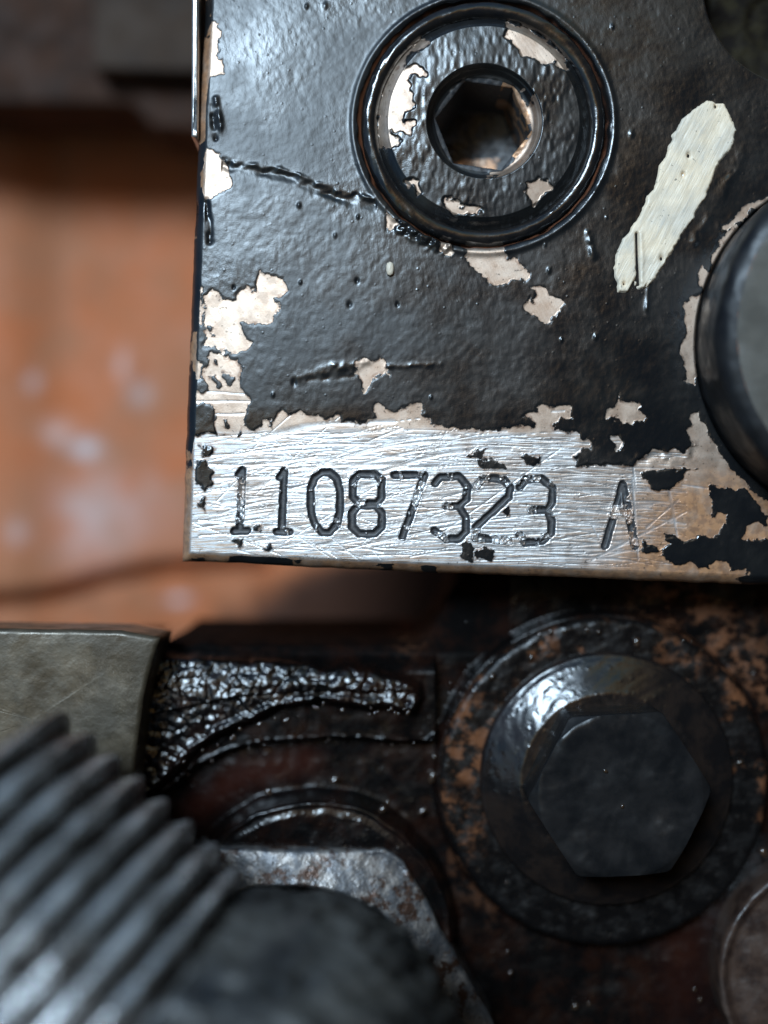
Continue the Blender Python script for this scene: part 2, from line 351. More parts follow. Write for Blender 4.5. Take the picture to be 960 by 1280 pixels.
for (x0, y0, x1, y1, b, w) in [(244,579,395,570,-6,2.6),(300,566,470,556,5,2.2),(246,650,300,655,0,1.8),(340,618,470,596,6,2),(430,688,700,640,6,1.6),(742,700,860,640,0,2.2),(740,655,760,690,0,1.5),(835,594,852,685,0,2.6),(792,600,800,700,0,2.2),(810,660,850,625,0,2),(244,501,315,501,0,1.2),(262,517,306,517,0,1),(690,514,706,514,0,1.4),(640,548,690,551,0,1.2),(610,556,690,560,0,1),(760,600,805,604,0,1),(250,488,305,492,0,.9),(790,562,796,610,0,1.6),(855,606,900,612,0,1.6),(805,512,812,522,0,1.4)]:
    scratch(x0, y0, x1, y1, b, w, 1)
for i in range(34):
    x = random.uniform(240, 480); y = random.uniform(542, 690); L = random.uniform(50, 170)
    scratch(x, y, x + L, y - L * random.uniform(.0, .22), random.uniform(2, 10), random.uniform(2.2, 4.6), random.uniform(.5, .9))
scr *= (grime < .3) * (bare > 1)
sand = strip * np.clip(1 - (PX - 690) / 130, 0.06, 1) * sst((PY - 532 - vnoise(PX, PY, 30, 2) * 18) / 14)
rust_and_reflection = sst((PX - 730 + (PY - 650) * .6) / 130) * sst((PY - 560) / 60)  # tan-orange reflection painted into the colour of the strip's right end
Hh -= scr * .22
# torn ridge in the paint, cut scores beside the plug, dents
rl = [(282,199),(300,206),(322,209),(350,212),(372,220),(392,230),(420,240),(445,246),(470,252)]
dl = line_d(PX, PY, rl); side = fbm(PX, PY, 9, 2, 21)
yl = np.interp(PX, [p[0] for p in rl], [p[1] for p in rl])
q = (PY - yl) + side * 4
on = ((PX > 276) & (PX < 470))
Hh += on * (np.exp(-((q + 2.5) / 3.0) ** 2) * 2.6 * (.5 + fbm(PX, PY, 16, 2, 22) * 1.8) - np.exp(-((q - 5) / 6.0) ** 2) * 2.4 * (.8 + fbm(PX, PY, 20, 2, 24) * 1.2))
gloss = np.clip(.5 * np.exp(-(dl / 8) ** 2), 0, 1)
for (x0, y0, x1, y1, dpt, w) in [(372,470,450,456,.9,6),(385,474,440,470,-.8,4),(485,458,550,456,.9,3.2),(400,458,460,452,.9,4),(928,190,905,240,1.0,7),(885,270,870,300,.8,6),(256,250,262,300,-3,4),(268,120,276,160,3.5,3.5),(262,130,268,170,-3,3),(735,290,742,320,2.5,4),(860,200,820,300,-1,3),(815,310,808,395,1.5,3)]:
    d = line_d(PX, PY, [(x0, y0), (x1, y1)]); g = np.exp(-(d / w) ** 2) * (.7 + fbm(PX, PY, 10, 2, 23)); Hh += dpt * g; gloss = np.maximum(gloss, np.clip(g, 0, 1))
gloss = np.maximum(gloss, .6 * sst((PY - 500) / 20) * onp); gloss = np.maximum(gloss, .85 * sst((PX - 520 + (PY - 200) * .25) / 260))
band = line_d(PX, PY, [(915,215),(860,300),(815,395)]); gloss = np.maximum(gloss, 0.7 * sst((30 - band) / 12))
for i in range(38):
    x, y = random.uniform(270, 880), random.uniform(0, 500); r = random.uniform(1.2, 3.2); d = np.hypot(PX - x, (PY - y) * .7); m = d < r * 3
    Hh[m] += np.exp(-(d[m] / r) ** 2) * random.choice((1.2, 1.8, -1.8))
# torn crust below the plug
m = np.exp(-(line_d(PX, PY, [(500,282),(530,298),(560,308)]) / 8) ** 2); Hh += m * (2 + vnoise(PX, PY, 6, 31) * 9); gloss = np.maximum(gloss, m)
m = np.exp(-(line_d(PX, PY, [(800,575),(830,570),(862,566)]) / 9) ** 2); Hh += m * (vnoise(PX, PY, 9, 32) * 2.2)
# rim of the plug's counterbore, rim of the corner bore
PC = (605, 152)
rp = np.hypot(PX - PC[0], PY - PC[1]); Hh += 2.2 * np.exp(-((rp - 164) / 4) ** 2); Hh -= 30 * sst((160 + vnoise(PX, PY, 14, 51) * 3 - rp) / 9)
bare = np.where((rp < 165) & (PY < 290), -60, bare)
CB = (1010, -25); rc_ = np.hypot(PX - CB[0], PY - CB[1]); Hh -= 260 * sst((128 - rc_) / 34)
CD = (1094, 430); rd_ = np.hypot(PX - CD[0], PY - CD[1]); Hh -= 14 * sst((226 - rd_) / 8)
# outline: chamfer and walls
def ext(A, mode, val=None):                          # add chamfer/wall columns on the left and rows at the bottom
    return A
prof = [(0, 0), (4, -2.5), (9, -8), (13, -14), (13.5, -60), (13.5, -150), (13.5, -300)]
nl = len(prof) - 1
def pad(A): return np.pad(A, ((0, nl), (nl, 0)), mode='edge')
X_, Y_, H_ = pad(PX), pad(PY), pad(Hh)
fl = np.zeros(X_.shape[1]); fz = np.zeros(X_.shape[1]); bl = np.zeros(X_.shape[0]); bz = np.zeros(X_.shape[0])
for i in range(nl):
    fl[nl - 1 - i] = -prof[i + 1][0] * .95; fz[nl - 1 - i] = prof[i + 1][1]; bl[X_.shape[0] - nl + i] = prof[i + 1][0] * .95; bz[X_.shape[0] - nl + i] = prof[i + 1][1]
edge_n = fbm(X_, Y_, 22, 3, 61) * 3
X_ = X_ + fl[None, :] + (fl[None, :] < 0) * edge_n * .5; Y_ = Y_ + bl[:, None] + (bl[:, None] > 0) * edge_n * .4
H_ = H_ + np.minimum(fz[None, :], bz[:, None])
at = {'bare': pad(bare), 'scr': pad(scr) * (fl[None, :] == 0) * (bl[:, None] == 0), 'sand': pad(sand), 'grime': pad(grime), 'rust_and_reflection': pad(rust_and_reflection), 'gloss': pad(gloss)}
chm = (fl[None, :] < -1) | (bl[:, None] > 1)
at['bare'] = np.where(chm, fbm(X_, Y_, 70, 4, 62) * 46 + np.where(fl[None, :] < -1, 3, 1.0) - 4 * (X_ > 700), at['bare'])
at['bare'] = np.where((H_ < -40) & chm, -60, at['bare'])
at['rust_and_reflection'] = np.where(chm, .9, at['rust_and_reflection']); at['sand'] = np.where(chm, 0, at['sand'])
V = np.stack([X_ - 480, 640 - Y_, H_], -1).reshape(-1, 3)
fc = lambda A: (A[:-1, :-1] + A[1:, 1:] + A[:-1, 1:] + A[1:, :-1]) / 4
hole = (np.hypot(fc(X_) - PC[0], fc(Y_) - PC[1]) < 150) | (np.hypot(fc(X_) - CD[0], fc(Y_) - CD[1]) < 200)
ow = pad(owner); ow[:, :nl] = -1; ow = ow[:-1, :-1]
HO = (236 - 480, 640 - 691, -300)
house = thing("pump_housing", "black painted pump housing with chipped paint and stamped serial number 11087323 A", "pump housing", HO)
nr, nc = X_.shape
Vk, Fk, Ak = compact(V, gridfaces(nr, nc, (~hole) & (ow < 0))[:, ::-1], at)
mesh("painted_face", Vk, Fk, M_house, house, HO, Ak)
names = ['1', '1', '0', '8', '7', '3', '2', '3', 'A']
for k, ch in enumerate(names):
    Vk, Fk, Ak = compact(V, gridfaces(nr, nc, (~hole) & (ow == k))[:, ::-1], at)
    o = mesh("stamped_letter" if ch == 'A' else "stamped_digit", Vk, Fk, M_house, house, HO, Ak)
    o["label"] = ("stamped letter " if ch == 'A' else "stamped digit ") + ch + (" with pale crumbs in the groove" if k in (0, 6, 7, 8) else "")
# the cream daub of marking paint, its rim sinking into the black paint
DB = Z([(740,370),(800,385),(830,430),(848,480),(830,550),(780,600),(745,700),(700,780),(640,880),(590,960),(540,1040),(500,1080),(475,1078),(469,1050),(466,1000),(464,1060),(440,1088),(400,1090),(388,1040),(390,960),(420,900),(450,860),(480,810),(520,720),(545,690),(560,620),(590,560),(610,500),(645,440),(690,405)],3,640,0)
gx, gy = np.meshgrid(np.arange(762, 930, 1.2), np.arange(116, 372, 1.2))
ds = sdf(gx, gy, DB) + fbm(gx, gy, 9, 3, 71) * 3.4 - 5 * sst((gy - 330) / 40) * (fbm((gx * .88 + gy * .47) , (gy - gx) * 0, 4, 2, 73) > .1)
from_h = fbm(gx, gy, 170, 2, 3) * 2.0 + fbm(gx, gy, 45, 2, 9) * .5 + DOME(gx, gy)
slit = line_d(gx, gy, [(796,292),(796.5,325),(798,356)])
rdg = line_d(gx, gy, [(801,292),(803,325),(802,352)])
hz = from_h + 1.8 + sst((ds + 2.5) / 4) * 5.5 - 3.0 + fbm(gx, gy, 22, 2, 72) * 1.5 + 1.4 * np.exp(-(rdg / 2.5) ** 2) - 9 * np.exp(-(slit / 1.6) ** 2)
for (x, y, r) in [(897,130,2),(862,193,2.2),(855,217,2),(827,323,2.4),(780,355,1.5)]: hz -= 6 * np.exp(-((gx - x) ** 2 + ((gy - y) * .6) ** 2) / r ** 2)
keep = (ds > -3)[:-1, :-1]
Vd = np.stack([gx - 480, 640 - gy, hz], -1).reshape(-1, 3)
Vk, Fk, _ = compact(Vd, gridfaces(gx.shape[0], gx.shape[1], keep)[:, ::-1], {})
o = mesh("paint_daub", Vk, Fk, M_white, house, HO); o["label"] = "slanting cream daub of marking paint"

# ------------------------------------------------------------------ hex socket plug and its seal
px0, py0 = PC[0] - 480, 640 - PC[1]
V, F = lathe([(143.5 + 10.5 * math.cos(a), -15 + 10.5 * math.sin(a)) for a in np.linspace(-2.6, 5.7 - 2.6 + .58, 40)], 360, px0, py0, rough=1.0, seed=4)
tag(mesh("sealing_ring", V, F, M_ring, None, (px0, py0, -24)), "glossy black ring sunk round the hex socket plug", "sealing ring")
nA = 720; th = np.linspace(0, 2 * math.pi, nA, endpoint=False)
hexr = 53 / np.cos((th - math.radians(22) + math.pi / 6) % (math.pi / 3) - math.pi / 6)
hexr = np.minimum(hexr, 61)
rings = []
def rr(r): return np.full(nA, float(r))
for r, z in dens([(136, -40), (134.5, -14)], 6): rings.append((rr(r), rr(z)))
for r, z in dens([(134, -12), (124, -3.0), (121, -1.2)], 1.3): rings.append((rr(r), rr(z)))
for r in np.arange(120, 71, -1.0): rings.append((rr(r), rr(0)))
for r, z in dens([(71, -1), (68, -4), (64, -12)], 1.2): rings.append((rr(r), rr(z)))
for t in np.linspace(0, 1, 6)[1:]: rings.append((64 + (np.minimum(hexr, 66) - 64) * t, rr(-12) - 4 * t * np.ones(nA)))
for z in np.linspace(-17, -125, 22): rings.append((np.minimum(hexr, 66) * (1 - .0006 * (-z)), rr(z)))
for t in np.linspace(0, 1, 22)[1:]: rings.append((np.minimum(hexr, 66) * .95 * (1 - t) + .4 * t, rr(-125) - 14 * t * np.ones(nA)))
RR = np.array([r for r, z in rings]); ZZ = np.array([z for r, z in rings])
Xp = PC[0] + RR * np.cos(th); Yp = PC[1] - RR * np.sin(th)
pb = np.full(Xp.shape, -60.0)
PB = [Z([(470,250),(500,290),(440,320),(370,340),(330,400),(330,460),(420,440),(475,440),(475,490),(400,500),(360,530),(395,620),(380,700),(340,740),(350,810),(390,830),(385,885),(340,850),(290,850),(260,890),(310,940),(290,965),(210,960),(180,880),(170,700),(200,560),(270,430),(360,320)],5.333,440,0),
 Z([(180,140),(290,170),(440,260),(535,350),(600,440),(540,440),(500,400),(460,420),(390,410),(340,390),(290,370),(240,310),(200,250)],5.333,600,0),
 Z([(610,615),(645,600),(695,630),(660,655),(630,680),(610,640)],2.667,430,0), Z([(335,665),(370,675),(400,690),(450,700),(445,715),(380,705),(340,690)],2.667,430,0), Z([(215,595),(260,630),(250,645)],2.667,430,0)]
WXp = Xp + fbm(Xp, Yp, 10, 2, 321) * 8; WYp = Yp + fbm(Xp, Yp, 10, 2, 322) * 8
for P in PB: boxed(WXp, WYp, P, 40, lambda a, b, p: sdf(a, b, p) + 2.0, pb, np.maximum)
top = (RR > 70)
rim = (RR <= 72) & (ZZ > -14)
pb = np.where(rim, np.clip((np.cos(th + math.radians(25)) - .62) * 26, -9, 5) + fbm(Xp, Yp, 9, 2, 331) * 9, pb)
inside = ZZ < -14
pb = np.where(inside, fbm(th * 60, ZZ, 16, 2, 81) * 26 + np.where(np.cos(th - .15) > .55, -1, -24) * (ZZ > -124) + (ZZ <= -124) * np.where((Yp > PC[1] + 12) & (abs(Xp - PC[0] + 4) < 34), 5, -30), pb)
ZZ = ZZ - 5.5 * (RR / 130) ** 2 * (ZZ > -40)
ZZ = ZZ + top * (3 + fbm(Xp, Yp, 60, 2, 82) * 1.5 + sst((0.5 - pb) / 3) * (1.6 + vnoise(Xp, Yp * .5, 6, 83) * .65 + vnoise(Xp * 2, Yp, 8, 84) * .5)) + inside * vnoise(Xp, Yp + ZZ, 7, 85) * 3
Vp = np.stack([Xp - 480, 640 - Yp, ZZ], -1).reshape(-1, 3)
Fp = gridfaces(len(rings), nA, closed=True)
z0 = np.zeros(Xp.shape)
At = {'bare': pb, 'scr': z0, 'sand': z0, 'grime': np.where(inside & (pb < 0), 1.0, 0), 'rust_and_reflection': np.where(inside, 1.0, np.where(rim, .1, 0)), 'gloss': np.where(top, .35, 0)}
plug = thing("hex_socket_plug", "round black plug with a hexagon socket and white chipped patches", "screw plug", (px0, py0, -40))
ri = np.repeat(np.arange(len(rings) - 1), nA)
ksock = next(i for i, (r, z) in enumerate(rings) if z.min() < -9.5)
Vk, Fk, Ak = compact(Vp, Fp[ri < ksock], At); mesh("plug_head", Vk, Fk, M_house, plug, (px0, py0, -40), Ak)
Vk, Fk, Ak = compact(Vp, Fp[ri >= ksock], At); mesh("hexagon_socket", Vk, Fk, M_house, plug, (px0, py0, -40), Ak)

# ------------------------------------------------------------------ round boss cover on the right
M_side = mat_oily("oily_black_rubber", (0.005, 0.005, 0.006), (0.010, 0.009, 0.009), 60, (.4, .6), .8, 18, ior=1.4)
M_cap = mat_oily("olive_grey_cap", (0.055, 0.048, 0.037), (0.085, 0.075, 0.060), 70, (.55, .75), 1.0, 20)
cx, cy = CD[0] - 480, 640 - CD[1]
cov = thing("round_cap", "large round dark cap with grey top at the right edge", "cap", (cx, cy, -20))
V, F = lathe(dens([(222, -20), (221, 10), (221, 88), (217, 98), (209, 105), (200, 107)], 5), 300, cx, cy, rough=1.6, seed=12); mesh("cap_wall", V, F, M_side, cov, (cx, cy, -20))
V, F = lathe(dens([(200, 107), (196, 108), (150, 110), (0.5, 112)], 8), 200, cx, cy, rough=1.2, seed=13); mesh("cap_top", V, F, M_cap, cov, (cx, cy, -20))
# plug in the corner bore
cx, cy = CB[0] - 480, 640 - CB[1]
M_brown = mat_oily("dirty_brown_steel", (0.006, 0.004, 0.003), (0.022, 0.017, 0.008), 26, (.6, .8), 2, 12, ior=1.2)
V, F = lathe(dens([(104, -190), (98, -152), (92, -146), (86, -144), (40, -144), (36, -150), (0.5, -152)], 5), 160, cx, cy, rough=2, seed=14)
tag(mesh("bore_plug", V, F, M_brown, None, (cx, cy, -190)), "dull brown plug deep in the dark bore at the top right corner", "plug")

# ------------------------------------------------------------------ the engine block far behind, out of focus
gx, gy = np.meshgrid(np.arange(-700, 1700, 7.0), np.arange(-700, 2000, 7.0))
ZB = -950
n = N("rusty_orange_paint")
ob = n.mix(n.rng(n.noise(150, 4, rough=.6), .35, .65), (0.46, 0.135, 0.048), (0.37, 0.145, 0.070))
ob = n.mix(n.rng(n.noise(130, 3), .5, .72, 0, .5), ob, (0.30, 0.11, 0.045))
ob = n.mix(n.attr('pale'), ob, (0.62, 0.58, 0.60))
gap_shade = n.attr('oil')
ob = n.mix(n.rng(n.math('ADD', gap_shade, n.math('MULTIPLY', n.math('SUBTRACT', n.noise(60, 4), .5), .5)), .30, .85), ob, (0.050, 0.022, 0.014))  # darkens the wall colour where shade lies under the housing
M_block = n.done(ob, n.rng(n.noise(60, 3), .35, .65, .6, .8), 0, n.bump(n.noise(60, 2), 5, .5), spec=n.math('SUBTRACT', .3, n.math('MULTIPLY', gap_shade, .25)))
H = ZB + fbm(gx, gy, 260, 2, 91) * 24
H += 30 * sst((90 - gx) / 80) * sst((gy - 110) / 30)
gl = line_d(gx, gy, [(-300, 800), (0, 752), (60, 748), (120, 728), (200, 712), (330, 705)]); H -= 90 * np.exp(-(gl / 7) ** 2)
for (x, y, a, b, h) in [(160,475,14,34,26),(88,548,26,18,24),(150,690,60,60,10),(225,750,14,6,14)]: H += .4 * h * np.exp(-((gx - x) / a) ** 2 - ((gy - y) / b) ** 2)
oil = np.clip(sst((gx - 290 + (gy - 730) * 1.6) / 240) * sst((gy - 560) / 60) + sst((gy - 850) / 60) + .42 * sst((gy - 690 - fbm(gx, gy, 120, 2, 96) * 40) / 40), 0, 1)  # dark mask: shade in the gap below the housing, painted into the wall
pale = np.clip(sum(a * np.exp(-((gx - x) / r) ** 2 - ((gy - y) / q_) ** 2) for x, y, r, q_, a in [(155,455,8,20,.5),(172,492,12,14,.8),(72,538,16,14,.5),(108,562,20,12,.7),(45,478,8,12,.5),(150,640,60,50,.25),(30,664,14,14,.5),(225,750,16,5,.8),(100,650,40,60,.2)]) * (.8 + fbm(gx, gy, 25, 2, 95)), 0, 1)
fct = (D - ZB) / D
V = np.stack([(gx - 480) * fct, (640 - gy) * fct, H], -1).reshape(-1, 3)
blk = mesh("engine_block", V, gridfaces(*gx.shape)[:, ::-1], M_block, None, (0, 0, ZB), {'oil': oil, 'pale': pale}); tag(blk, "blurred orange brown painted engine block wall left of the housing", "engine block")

# ------------------------------------------------------------------ solids cut from outlines
def slab(name, poly, z0, z1, mat, parent=None, bev=6, seg=4, rough=1.0, origin=None, flat=False):
    """poly in photo pixels as seen at height z1; a thick plate with rounded edges and a finely divided face"""
    P = np.array([un(x, y, z1) for x, y in poly]); c = P.mean(0)
    # resample outline
    Q = []
    for a, b in zip(P, np.roll(P, -1, 0)):
        m = max(1, int(np.linalg.norm(b - a) / 9))
        for i in range(m): Q.append(a + (b - a) * i / m)
    Q = np.array(Q); nx = np.roll(Q, -1, 0) - np.roll(Q, 1, 0); nx = np.stack([nx[:, 1], -nx[:, 0]], -1); nx /= np.linalg.norm(nx, axis=1)[:, None]
    area = np.sum(Q[:, 0] * np.roll(Q[:, 1], -1) - np.roll(Q[:, 0], -1) * Q[:, 1])
    if area < 0: nx = -nx
    rows = [np.column_stack([Q, np.full(len(Q), z0)])]
    for k in range(seg + 1):
        a = math.pi / 2 * k / seg
        q = Q - nx * (bev * (1 - math.cos(a))); rows.append(np.column_stack([q, np.full(len(Q), z1 - bev + bev * math.sin(a))]))
    for t in (.15, .35, .55, .75, .92, .999):
        q = (Q - nx * bev) * (1 - t) + c * t; rows.append(np.column_stack([q, np.full(len(Q), z1)]))
    V = np.concatenate(rows); V[:, 2] += fbm(V[:, 0], V[:, 1], 30, 2, 5) * rough * 2; V[:, :2] += fbm(V[:, 0] + 300, V[:, 1], 25, 2, 6)[:, None] * rough
    F = gridfaces(len(rows), len(Q), closed=True)
    if area < 0: F = F[:, ::-1]
    org = origin or (float(c[0]), float(c[1]), float(z0))
    return mesh(name, V, F, mat, parent, org)
M_dgrey = mat_oily("dark_grey_steel", (0.034, 0.022, 0.016), (0.050, 0.032, 0.022), 90, (.7, .85), .4, 40, ior=1.3)
M_dbrown = mat_oily("dark_brown_steel", (0.026, 0.012, 0.007), (0.048, 0.022, 0.013), 60, (.7, .85), .4, 40, ior=1.3)
M_alu = mat_oily("pale_machined_metal", (0.55, 0.53, 0.50), (0.42, 0.40, 0.38), 40, (.3, .45), .5, 10, metal=.9)
M_olive = mat_oily("olive_grey_bracket_metal", (0.060, 0.046, 0.029), (0.115, 0.090, 0.060), 60, (.32, .5), 2, 25, metal=.35)
ub = thing("upper_block", "dark grey stepped block hanging over the orange wall, top left", "block", (*un(100, 60, -660), -840))
slab("stepped_body", [(-420,-300),(262,-300),(262,162),(190,158),(165,130),(-420,124)], -840, -660, M_dbrown, ub, 8, origin=tuple(ub["o"]))
slab("raised_plate", [(112,-110),(270,-110),(270,90),(118,86)], -662, -600, M_dgrey, ub, 6, origin=tuple(ub["o"]))
tag(slab("edge_strip", [(240,-90),(249,-90),(247.5,172),(239,170)], -120, -14, M_alu, None, 3, 3, .3), "thin bright upright metal strip beside the housing's top left edge", "metal strip")

# ------------------------------------------------------------------ the oily casting under the housing
gx, gy = np.meshgrid(np.arange(120, 1200, 1.6), np.arange(690, 1420, 1.6))
H = np.full(gx.shape, -130.0) + fbm(gx, gy, 90, 2, 101) * 7 + vnoise(gx, gy, 12, 102) * 1.0
ytop = 812 - 90 * sst((gx - 520) / 70)
H -= 330 * sst((ytop - gy) / 16)
H -= 300 * sst((205 - gx) / 10) * (gy < 815)
LP = [(150,822),(200,815),(330,822),(440,832),(505,842),(524,856),(528,874),(518,892),(470,888),(400,878),(350,886),(300,908),(250,938),(215,972),(185,1000),(150,1000)]
sl2 = sdf(gx, gy, LP) + fbm(gx, gy, 26, 3, 103) * 6
crust = sst((sl2 + 4) / 12)
wx_ = gx + fbm(gx, gy, 30, 2, 311) * 9; wy_ = gy + fbm(gx, gy, 30, 2, 312) * 9
lump = pebbles(wx_, wy_, 10.0, 104) * .85 + pebbles(wx_, wy_, 5.5, 105) * .25 + fbm(gx, gy, 24, 2, 313) * .6
H = np.where(sl2 > -8, np.maximum(H, -130), H)
H = H * (1 - crust) + crust * (-88 + np.where(gy < np.interp(gx, [150, 300, 400, 530], [900, 868, 862, 862]), 1.0, .25) * 12 * (1 - (1 - np.clip(sl2 / 42, 0, 1)) ** 2) + .16 * np.clip(gy - 860, -40, 10) + 5 * np.exp(-((sl2 - 9) / 6) ** 2) * (gy > 868)) + crust * lump * 4.2 * np.clip(1.25 - abs(sl2 - 14) / 60, .3, 1)
c2 = [(180,1010),(215,985),(240,962),(280,942),(330,930),(420,925),(500,930),(535,930),(556,910),(575,880),(590,840)]
d2 = line_d(gx, gy, c2); yc = np.interp(gx, [p[0] for p in c2[:8]], [p[1] for p in c2[:8]])
H += (1 - crust) * 26 * sst((yc - gy + 2) / 5) * (gx < 545) * sst((gy - 815) / 30)
H += (1 - crust) * np.exp(-(d2 / 2.6) ** 2) * (4 + vnoise(gx, gy, 6, 106) * 12)
# low boss with a wet upper rim
rb = np.hypot(gx - 392, gy - 1172) + vnoise(gx, gy, 18, 107) * 4; H += 44 * sst((182 - rb) / 13) + 7 * np.exp(-((rb - 174) / 6) ** 2)
H += .34 * np.clip(176 - rb, 0, 20)
wetA = np.maximum(crust, np.exp(-((rb - 166) / 14) ** 2))
H += 26 * sst((214 - np.hypot(gx - 755, gy - 977)) / 7)          # spot face under the washer
# raised web to the right of the boss
n = N("oil_soaked_casting")
wet = n.attr('crust')
oc = n.mix(n.rng(n.noise(45, 5, rough=.65), .42, .66), (0.003, 0.0026, 0.0026), (0.011, 0.0045, 0.003))
oc = n.mix(n.math('MULTIPLY', n.attr('rust_and_reflection'), n.rng(n.noise(26, 5, rough=.7), .47, .60)), oc, (0.12, 0.05, 0.025))
oc = n.mix(n.math('MULTIPLY', n.attr('red'), .75), oc, (0.030, 0.008, 0.005))
hb = n.math('ADD', n.noise(9, 3), n.math('MULTIPLY', n.rng(n.vor(9), 0, .4, 1, 0), .45))
dry = n.attr('dry')
M_cast = n.done(oc, n.math('ADD', n.math('MULTIPLY', dry, .5), n.fmix(wet, n.rng(n.noise(25, 3), .35, .65, .18, .34), .22)), 0, n.bump(hb, .9, .8), ior=1.5, spec=n.math('SUBTRACT', n.fmix(wet, .22, .6), n.math('MULTIPLY', dry, .2)))
rustA = np.clip(np.exp(-(line_d(gx, gy, [(840,745),(900,790),(960,860)]) / 40) ** 2) + .8 * np.exp(-(line_d(gx, gy, [(505,700),(510,800)]) / 18) ** 2) + .5 * (gx > 560) * (gy > 860) * np.exp(-(line_d(gx, gy, [(540,1000),(620,1120)]) / 40) ** 2), 0, 1)
redA = np.exp(-(line_d(gx, gy, [(240,1020),(300,975),(380,958)]) / 20) ** 2) + .5 * np.exp(-(line_d(gx, gy, [(880,1080),(860,1250)]) / 40) ** 2)
fct = (D + 90) / D
V = np.stack([(gx - 480) * fct, (640 - gy) * fct, H], -1).reshape(-1, 3)
Vc, Fc, Ac = compact(V, gridfaces(*gx.shape, H[:-1, :-1] > -440)[:, ::-1], {'crust': wetA, 'dry': np.clip(sst((826 - gy) / 8) * (gx < 640) + .5 * sst((760 - gy) / 30), 0, 1), 'rust_and_reflection': rustA, 'red': np.clip(redA, 0, 1)})
cast = mesh("oily_casting", Vc, Fc, M_cast, None, (0, -300, -130), Ac)
tag(cast, "oil soaked black casting with a crusty wet ledge under the housing", "casting")

# ------------------------------------------------------------------ rusty washer and flange bolt
ZW = -100
bx, by = un(755, 977, ZW)
n = N("rusty_oiled_washer")
wc = n.mix(n.rng(n.noise(34, 5, rough=.7), .46, .56), (0.008, 0.006, 0.005), (0.13, 0.052, 0.024))
wc = n.mix(n.rng(n.noise(90, 4), .47, .60), (0.005, 0.004, 0.0038), wc)
wc = n.mix(n.rng(n.math('ADD', n.attr('grease'), n.math('MULTIPLY', n.math('SUBTRACT', n.noise(55, 4), .5), 1.4)), .4, .62), wc, (0.004, 0.0035, 0.0035))
M_wash = n.done(wc, n.rng(n.noise(20, 3), .35, .65, .18, .42), 0, n.bump(n.noise(9, 3), 1.4, .8), ior=1.5, spec=.28)
V, F = lathe(dens([(216, -128), (217, -102), (214, -97), (209, -95), (186, -95), (150, -95)], 3), 400, bx, by, rough=2.2, seed=21)
ga = np.arctan2(V[:, 1] - by, V[:, 0] - bx); tag(mesh("washer", V, F, M_wash, None, (bx, by, -128), {"grease": np.clip(.42 - .62 * np.sin(ga - .15) , 0, 1)}), "wide rusty spotted washer under the flange bolt", "washer")
M_flange = mat_oily("oiled_black_flange", (0.007, 0.006, 0.006), (0.016, 0.011, 0.009), 34, (.12, .22), .5, 9, speck=14)
M_bolt = mat_oily("gunmetal_bolt_head", (0.007, 0.007, 0.0075), (0.013, 0.012, 0.012), 50, (.25, .42), .3, 14, ior=1.25)
fx, fy = un(758, 973, -88)
bolt = thing("flange_bolt", "black hexagon flange bolt, oily, in the lower right", "bolt", (fx, fy, -95))
bo = (fx, fy, -95)
V, F = lathe(dens([(166, -95), (167, -88), (164, -82), (159, -80), (156, -78), (115, -60.5), (90, -59)], 2.5), 400, fx, fy, rough=.6, seed=22)
mesh("flange", V, F, M_flange, bolt, bo)
nA = 480; th = np.linspace(0, 2 * math.pi, nA, endpoint=False)
rot = math.radians(3); hexd = (th - rot + math.pi / 6) % (math.pi / 3) - math.pi / 6
Rh = 115.0; hr = Rh * math.cos(math.pi / 6) / np.cos((th - rot) % (math.pi / 3) - math.pi / 6)
hr = np.minimum(hr, Rh * .985)
rows = []
for z in np.linspace(-62, 8, 14): rows.append(np.stack([np.cos(th) * hr, np.sin(th) * hr, np.full(nA, z) + np.minimum(0, (Rh * .90 - hr) * .0)], -1))
ztop = 20
for t in np.linspace(0, 1, 8):                        # the cone that chamfers the corners
    r = hr * (1 - t) + np.minimum(hr, Rh * .885) * t
    z = ztop - np.maximum(0, (r - Rh * .885)) * .62
    rows.append(np.stack([np.cos(th) * r, np.sin(th) * r, z], -1))
for t in np.linspace(0, 1, 26)[1:]:
    r = np.minimum(hr, Rh * .885) * (1 - t) * .985 + .3; rows.append(np.stack([np.cos(th) * r, np.sin(th) * r, np.full(nA, ztop + .6)], -1))
V = np.concatenate(rows); V[:, 2] += (V[:, 2] > 10) * (fbm(V[:, 0], V[:, 1], 30, 3, 23) * 2.2 - 3.5 * np.exp(-((V[:, 0] - 38) ** 2 + (V[:, 1] + 20) ** 2) / 500) - 3 * np.exp(-((V[:, 0] + 60) ** 2 + (V[:, 1] + 40) ** 2) / 700))
V[:, 0] += fx; V[:, 1] += fy
mesh("hexagon_head", V, gridfaces(len(rows), nA, closed=True), M_bolt, bolt, bo)

# ------------------------------------------------------------------ domed disc in the bottom right corner
M_disc = mat_oily("oiled_brown_disc", (0.018, 0.010, 0.008), (0.050, 0.030, 0.022), 50, (.3, .5), 1.5, 14)
dx, dy = un(1046, 1222, -70)
V, F = lathe(dens([(152, -140), (153, -76), (151, -71), (148, -70), (144, -72), (138, -78), (60, -76), (0.5, -74)], 4), 300, dx, dy, rough=1.5, seed=25)
tag(mesh("rimmed_disc", V, F, M_disc, None, (dx, dy, -140)), "dark disc with a thin raised rim in the bottom right corner", "disc")

